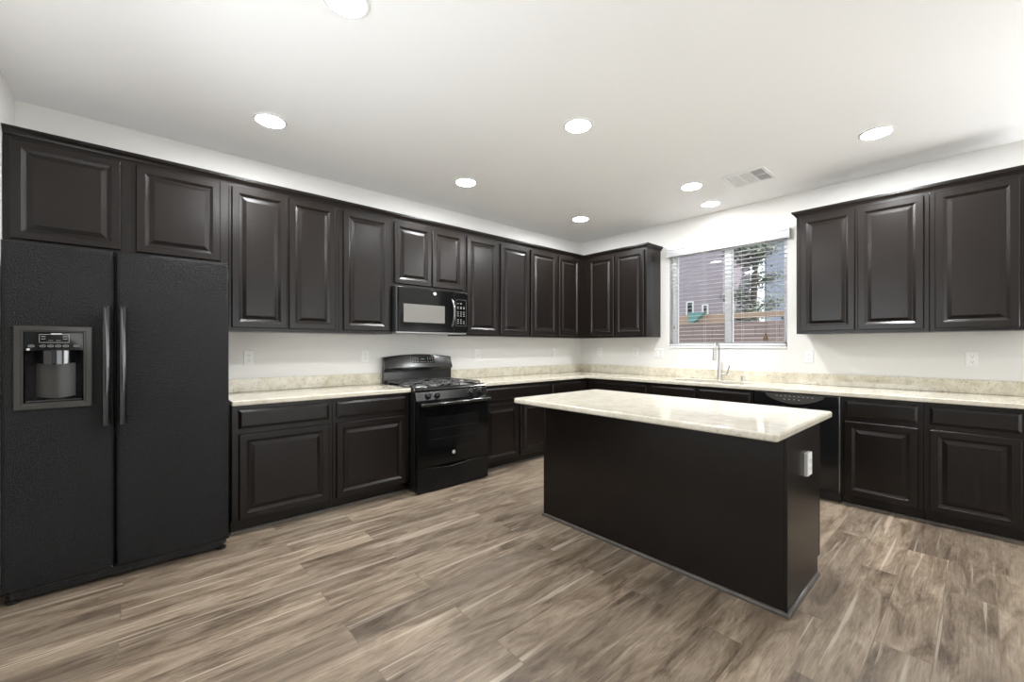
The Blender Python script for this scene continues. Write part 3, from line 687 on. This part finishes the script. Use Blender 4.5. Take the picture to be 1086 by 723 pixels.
for (x0,x1,z0,z1) in ((kx0,kx1,kz0,kz0+0.0015),(kx0,kx1,kz1,kz1+0.0015),(kx0,kx0+0.0015,kz0,kz1),(kx1-0.0015,kx1,kz0,kz1)): mark(kp, x0,x1,z0,z1, MYF-0.0008)
for rz, cnt in ((0.225,2),(0.190,3),(0.176,3),(0.140,3),(0.120,3),(0.100,3),(0.062,2),(0.045,3),(0.025,3)):
    for k in range(cnt):
        x = kx0+0.018+k*0.036; mk = MB(); mark(mk, x, x+0.017, kz0+rz, kz0+rz+0.004, MYF-0.0008); mk.build('button_mark', M['print'], mw)
kp.build('keypad_outline', M['print_dim'], mw)
ub = MB().box(0.010, W-0.010, -0.385, -0.010, 0.0, 0.0115).build('underside_panel', M['grey_metal'], mw, bevel=0.002)
for x in (0.09, 0.43): MB().box(x, x+0.27, -0.30, -0.12, -0.003, -0.0002).build('grease_filter', M['grey_metal'], ub, bevel=0.001)
v = MB()
for k in range(16):
    x = 0.06+k*0.043; v.box(x, x+0.03, MYF+0.012, MYF+0.016, 0.0118, 0.0138)
v.build('vent_slots', M['slot'], mw)

# ------------------------------------------------------------------ dishwasher
dw = thing('dishwasher', 'black built-in dishwasher with curved control panel, behind the island', 'dishwasher', (-0.001,-2.560,0), -PI/2)
W = 0.645
MB().box(0.004, W-0.004, -0.585, -0.02, 0.09, 0.872).build('body', M['black_satin'], dw)
ddoor = MB().panel(0.006, 0.100, W-0.012, 0.768-0.100, [(0,-0.586),(0,-0.622),(0.003,-0.627),(0.008,-0.628)]).build('door', M['black'], dw)
pnl = MB().panel(0.006, 0.772, W-0.012, 0.872-0.772, [(0,-0.586),(0,-0.620),(0.003,-0.625),(0.006,-0.626)]).build('control_panel', M['black'], dw)
sm = []
for k in range(21):
    t_ = k/20; sm.append((0.115+0.42*t_, 0.842-0.062*math.sin(PI*t_)**0.8 if 0<t_<1 else 0.842))
b = MB(); b.prism([(0.10,0.868),(0.545,0.868)] + sm[::-1], -0.6375, -0.6262, 'y'); b.build('fascia', M['bezel'], pnl, bevel=0.002)
for k in range(9):
    x = 0.19+k*0.033; b = MB(); mark(b, x, x+0.014, 0.846, 0.849, -0.6382); b.build('button_mark', M['print'], pnl)
for k in range(4):
    x = 0.25+k*0.036; b = MB(); mark(b, x, x+0.012, 0.818, 0.822, -0.6382); b.build('button_mark', M['print'], pnl)
b = MB(); b.tube([(0.24,-0.632,0.770),(0.25,-0.634,0.755),(0.29,-0.635,0.748),(0.37,-0.635,0.748),(0.41,-0.634,0.755),(0.42,-0.632,0.770)], 0.004, 8)
b.build('pocket_handle', M['handle_gloss'], ddoor)
MB().box(W-0.0055, W+0.0005, -0.628, -0.585, 0.10, 0.874).build('side_strip', M['grey_metal'], dw)
MB().box(0.006, W-0.006, -0.560, -0.540, 0.005, 0.096).build('toe_panel', M['black_satin'], dw)
for x in (0.05, W-0.05): MB().lathe([(0.016,0),(0.016,0.006),(0.008,0.008),(0.008,0.092)], (x,-0.50,0)).build('foot', M['black_satin'], dw)

# ------------------------------------------------------------------ outlets and switches
def outlet(name, label, loc, rz, kind='duplex', wide=False, proud=0.006, group='white wall outlets and switches'):
    root = thing(name, label, 'outlet' if kind == 'duplex' else 'switch', loc, rz, group)
    w_ = 0.120 if wide else 0.074; h = 0.118
    MB().panel(-w_/2, -h/2, w_, h, [(0,0),(0,-proud+0.003),(0.003,-proud),(0.006,-proud-0.0005)]).build('cover_plate', M['white'], root)
    cs = (-0.023, 0.023) if wide else (0.0,)
    for i, cx in enumerate(cs):
        if kind == 'duplex' or i == 1:
            for z in (-0.020, 0.020):
                f = MB(); f.lathe([(0.0165,-proud-0.0006),(0.0165,-proud-0.0022),(0.0155,-proud-0.0028)], (cx,0,z), 'y', 20)
                rc = f.build('receptacle', M['white'], root)
                s_ = MB(); s_.box(cx-0.0070,cx-0.0052,-proud-0.0034,-proud-0.0029,z-0.002,z+0.006); s_.box(cx+0.0052,cx+0.0070,-proud-0.0034,-proud-0.0029,z-0.002,z+0.006); s_.lathe([(0.0026,-proud-0.0034),(0.0026,-proud-0.0029)], (cx,0,z-0.008), 'y', 10)
                s_.build('slots', M['slot'], rc)
        else:
            MB().panel(cx-0.0165, -0.033, 0.033, 0.066, [(0,-proud-0.0006),(0,-proud-0.003),(0.002,-proud-0.004)]).build('rocker', M['white'], root)
    return root
Z = 1.186
outlet('wall_outlet', 'white outlet on the wall nearest the refrigerator', (-4.161,0,Z), 0)
outlet('wall_outlet', 'white outlet on the wall just left of the stove back', (-3.211,0,Z), 0)
outlet('wall_outlet', 'white outlet on the wall just right of the stove', (-1.872,0,1.192), 0)
outlet('wall_outlet', 'white outlet on the stove wall close to the room corner', (-0.575,0,1.191), 0)
outlet('wall_outlet', 'white outlet on the window wall, nearest the room corner', (0,-0.360,1.204), -PI/2)
outlet('wall_outlet', 'white outlet on the window wall just left of the double switch plate', (0,-0.930,1.200), -PI/2)
outlet('switch_plate', 'wide white switch plate left of the window under the cabinet end', (0,-1.266,1.190), -PI/2, 'switch', True)
outlet('wall_outlet', 'white outlet on the wall just right of the window', (0,-2.847,1.180), -PI/2)
outlet('wall_outlet', 'white outlet above the worktop at the right edge of the photo', (0,-3.921,1.180), -PI/2)
outlet('island_outlet', 'white raised outlet box on the end panel of the island', (-2.222,-3.3585,0.667), 0, proud=0.018)

# ------------------------------------------------------------------ window blind
bl = thing('window_blind', 'white horizontal slat blind with valance hanging in the kitchen window', 'blind', (0,-2.032,OZ0))
def by(y): return y + 2.032
y0, y1 = by(OY0)+0.008, by(OY1)-0.008
HH = OZ1-OZ0
MB().box(-0.015, 0.045, y0, y1, HH-0.050, HH-0.004).build('headrail', M['slat'], bl, bevel=0.003)
vl = MB(); vprof = [(0,0),(0.004,-0.004),(0.013,-0.006),(0.013,0.010),(0.010,0.014),(0.013,0.018),(0.013,0.060),(0.009,0.066),(0.015,0.074),(0.015,0.082),(0,0.082)]
ya, yb = by(-2.688), by(-1.392)
vl.prism([(-0.030-o, HH-0.062+z+0.004) for o,z in vprof], ya, yb, 'y')
for yy in (ya, yb-0.012): vl.box(-0.032, -0.002, yy, yy+0.012, HH-0.060, HH+0.022)
vl.build('valance', M['slat'], bl, bevel=0.0015)
for yy in (ya-0.006, yb): MB().box(-0.046, -0.001, yy, yy+0.006, HH-0.075, HH+0.034).build('valance_bracket', M['white'], bl, bevel=0.001)
sl = MB(); ns = 24; zb = 0.052; zt = HH-0.075
for k in range(ns):
    z = zb + (zt-zb)*k/(ns-1)
    tl = 0.0010
    sl.prism([(-0.013,z-tl),(0.012,z+0.0012),(0.037,z+tl-0.0008),(0.037,z+tl+0.0010),(0.012,z+0.0028),(-0.013,z-tl+0.0016)], y0, y1, 'y')
sl.build('slats', M['slat'], bl)
MB().box(-0.014, 0.038, y0, y1, 0.012, 0.036).build('bottom_rail', M['slat'], bl, bevel=0.003)
cd = MB()
for yy in (by(-1.50), by(-1.83), by(-2.24), by(-2.57)):
    for xx in (-0.0145, 0.0385): cd.tube([(xx,yy,0.03),(xx,yy,HH-0.05)], 0.0008, 5)
cd.build('ladder_cords', M['slat'], bl)
yy = by(-2.475); p = MB().tube([(-0.020,yy,HH-0.05),(-0.020,yy,0.145)], 0.0022, 6).build('pull_cord', M['cord_dark'], bl)
t_ = MB(); t_.lathe([(0.003,0.148),(0.007,0.140),(0.010,0.118),(0.006,0.112)], (-0.020,yy,0), 'z', 10); t_.lathe([(0.003,0.116),(0.008,0.108),(0.014,0.080),(0.008,0.074)], (-0.020,yy-0.010,0), 'z', 10); t_.lathe([(0.003,0.110),(0.008,0.100),(0.013,0.074),(0.007,0.068)], (-0.020,yy+0.014,0), 'z', 10)
t_.build('tassel', M['tassel'], p)
yy = by(-1.475); wd = MB().tube([(-0.020,yy,HH-0.05),(-0.020,yy,0.26)], 0.002, 6).build('tilt_wand', M['slat'], bl)
MB().tube([(-0.020,yy,0.262),(-0.020,yy,0.215)], [0.0035,0.005], 8).build('wand_grip', M['cord_dark'], wd)

# ------------------------------------------------------------------ ceiling: recessed lamps and vent
def lens_mat(k):
    n = 'lamp_lens_%d' % round(k*100)
    return bpy.data.materials.get(n) or mat(n, (1,1,1), 0.5, emit=LENS_COL, es=LENS_POWER*k)
def lamp_proto():
    root = thing('recessed_ceiling_light', '', 'ceiling light', (0,0,CEIL), 0, 'round recessed ceiling lights')
    MB().lathe([(0.100,0.0),(0.100,-0.003),(0.096,-0.007),(0.084,-0.008),(0.084,0.0)], n=40).build('trim_ring', M['trim_white'], root)
    MB().lathe([(0.0835,-0.0005),(0.0835,-0.006),(0.070,-0.009),(0.02,-0.0105)], n=40).build('lens', M['lens'], root)
    return root
lp = lamp_proto()
spots = [(-4.139,-2.110,'round recessed light at the top edge of the photo'), (-4.165,-0.780,'round recessed light above the refrigerator and its neighbouring cabinet'),
         (-2.583,-2.120,'round recessed light in mid ceiling, above the island front'), (-2.585,-0.785,'round recessed light in the ceiling in front of the stove'),
         (-0.934,-0.775,'round recessed light closest to the room corner'), (-0.935,-3.470,'round recessed light above the base cabinets on the right'),
         (-0.945,-2.130,'round recessed light left of the ceiling vent'), (-0.320,-2.040,'round recessed light nearest the wall, straight above the sink window')]
for i, (x, y, lab) in enumerate(spots):
    o = lp if i == 0 else copy_tree(lp)
    o.location = (x, y, CEIL); o['label'] = lab
    k = 1.2 if y > -1.0 else 0.09 if x > -0.5 else 2.2 if (x > -1.2 and -4 < y < -3) else 1.15 if -1.2 < x < -0.5 and y > -3 else 0.45 if x > -3 and y > -3 else 0.8 if y > -4 else 0.1
    for ch in o.children:                                    # stronger bulbs along the walls, a weak one over the sink
        if ch.name.startswith('lens'):
            ch.data = ch.data.copy(); ch.data.materials[0] = lens_mat(k)
vt = thing('ceiling_vent', 'white square six-panel air vent in the ceiling near the window', 'vent', (-0.765,-2.572,CEIL))
hx, hy = 0.172, 0.176
v = MB()
v.box(-hx,hx,-hy,-hy+0.030,-0.009,0.0); v.box(-hx,hx,hy-0.030,hy,-0.009,0.0); v.box(-hx,-hx+0.030,-hy+0.03,hy-0.03,-0.009,0.0); v.box(hx-0.030,hx,-hy+0.03,hy-0.03,-0.009,0.0)
v.build('frame', M['trim_white'], vt, bevel=0.002)
v = MB(); 
for k in (1,2):
    yv = -hy+0.03+(2*hy-0.06)*k/3; v.box(-hx+0.03,hx-0.03,yv-0.005,yv+0.005,-0.008,-0.0005)
v.box(-0.005,0.005,-hy+0.03,hy-0.03,-0.008,-0.0005)
v.build('divider', M['trim_white'], vt)
MB().box(-hx+0.03,hx-0.03,-hy+0.03,hy-0.03,-0.0004,-0.0001).build('backing', mat('vent_grey', (0.40,0.40,0.40), 0.7), vt)
for k in range(3):
    ya = -hy+0.03+(2*hy-0.06)*k/3+0.006; yb = -hy+0.03+(2*hy-0.06)*(k+1)/3-0.006
    for (xa, xb) in ((-hx+0.031,-0.006),(0.006,hx-0.031)):
        g = MB(); m_ = 10
        for j in range(m_):
            x = xa+(xb-xa)*(j+0.5)/m_; d_ = (-0.003 if k > 0 else 0.003)
            g.prism([(x-d_-0.0008,-0.0075),(x-d_+0.0008,-0.0075),(x+d_+0.0008,-0.0006),(x+d_-0.0008,-0.0006)], ya, yb, 'y')
        g.build('louvre', M['trim_white'], vt)

# ------------------------------------------------------------------ outside the window
gnd = struct(MB().box(0.3, 30, -25, 25, -0.25, -0.15).build('yard_ground', M['ground']))
gnd2 = struct(MB().box(-30, 0.3, -25, YF-0.3, -0.25, -0.15).build('patio_ground', M['ground']))
fn = thing('block_fence', 'rose block garden wall with a tan timber rail, seen through the window', 'fence', (4.0,0,-0.15))
MB().box(0, 0.15, -9, 9, 0, 1.905).build('wall', M['block'], fn)
MB().box(-0.02, 0.10, -9, -0.46, 1.985, 2.095).build('rail', M['beam'], fn, bevel=0.006)
MB().box(-0.01, 0.12, -0.459, 9, 1.906, 2.105).build('cap_course', M['beam'], fn, bevel=0.006)
for yv in (-1.8, -3.6, -5.4): MB().box(0.0, 0.09, yv-0.045, yv+0.045, 1.9055, 1.984).build('post', M['beam'], fn)
pl = MB(); pl.prism([(0.215,1.985),(-0.125,1.985),(0.105,1.785),(0.215,1.785)], 3.80, 3.975, 'x')
tag(pl.build('wall_planter', M['teal'], bevel=0.006), 'teal wedge-shaped planter hooked on the garden wall outside the window', 'planter')
h1 = thing('house', 'mauve stucco house with two small white windows beyond the garden wall', 'house', (9.0,1.6,-0.15), 0, 'neighbouring houses')
MB().box(0, 2.3, 0, 9, 0, 6.2).build('wall', M['house_mauve'], h1)
MB().prism([(-0.3,6.2005),(2.3,6.2005),(1.0,7.4)], -0.4, 9.4, 'y').build('roof', M['roof'], h1)
for (ya,yb,za,zb2) in ((2.545,2.80,2.30,2.80),(2.05,2.26,2.34,2.66)):
    f = MB(); x0,x1 = -0.04,0.0; a0,a1,c0,c1 = ya-1.6,yb-1.6,za+0.15,zb2+0.15; e = 0.045
    f.box(x0,x1-0.001,a0,a0+e,c0,c1); f.box(x0,x1-0.001,a1-e,a1,c0,c1); f.box(x0,x1-0.001,a0+e,a1-e,c0,c0+e); f.box(x0,x1-0.001,a0+e,a1-e,c1-e,c1)
    wf_ = f.build('window', M['trim_white'], h1)
    MB().box(-0.015,-0.001,a0+e,a1-e,c0+e,c1-e).build('pane', M['black_glass'], wf_)
h2 = thing('house', 'pale blue house behind the tree on the right of the window', 'house', (12.0,-8.0,-0.15), 0, 'neighbouring houses')
MB().box(0, 6, 0, 9.35, 0, 5.6).build('wall', M['house_blue'], h2)
MB().box(-0.6, 6.6, -0.6, 9.9, 5.6005, 5.75).build('eave', M['roof'], h2)
MB().prism([(-0.6,5.7505),(6.6,5.7505),(3,7.6)], -0.6, 9.9, 'y').build('roof', M['roof'], h2)
tr = thing('tree', 'leafy grey-green tree between the two houses beyond the garden wall', 'tree', (7.2,0.05,-0.15))
b = MB(); b.tube([(0,0,0),(0.03,0.02,1.2),(0,0.05,2.4),(0.05,0,4.0),(0,0,5.6)], [0.13,0.11,0.09,0.06,0.02], 10)
tips = []
for k in range(26):
    z = 1.5+3.6*random.random(); a = random.random()*2*PI; L_ = 0.45+0.35*random.random()*(1.2-(z-1.5)/4.5)
    p0 = Vector((0.02,0.02,z)); p1 = p0+Vector((math.cos(a)*L_, math.sin(a)*L_, 0.25))
    b.tube([p0,(p0+p1)/2+Vector((0,0,0.06)),p1], [0.03,0.02,0.008], 6); tips.append((p0,p1))
b.build('trunk', M['bark'], tr)
b = MB()
for p0,p1 in tips:
    for _ in range(150):
        c = p0.lerp(p1, 0.25+0.9*random.random()) + Vector((random.gauss(0,0.13),random.gauss(0,0.13),random.gauss(0,0.12)))
        u = Vector((random.gauss(0,1),random.gauss(0,1),random.gauss(0,0.5))).normalized(); vv = u.orthogonal().normalized()
        s_ = 0.05+0.04*random.random()
        b.face([c-u*s_, c+vv*s_*0.4, c+u*s_, c-vv*s_*0.4])
b.build('foliage', M['leaf'], tr)
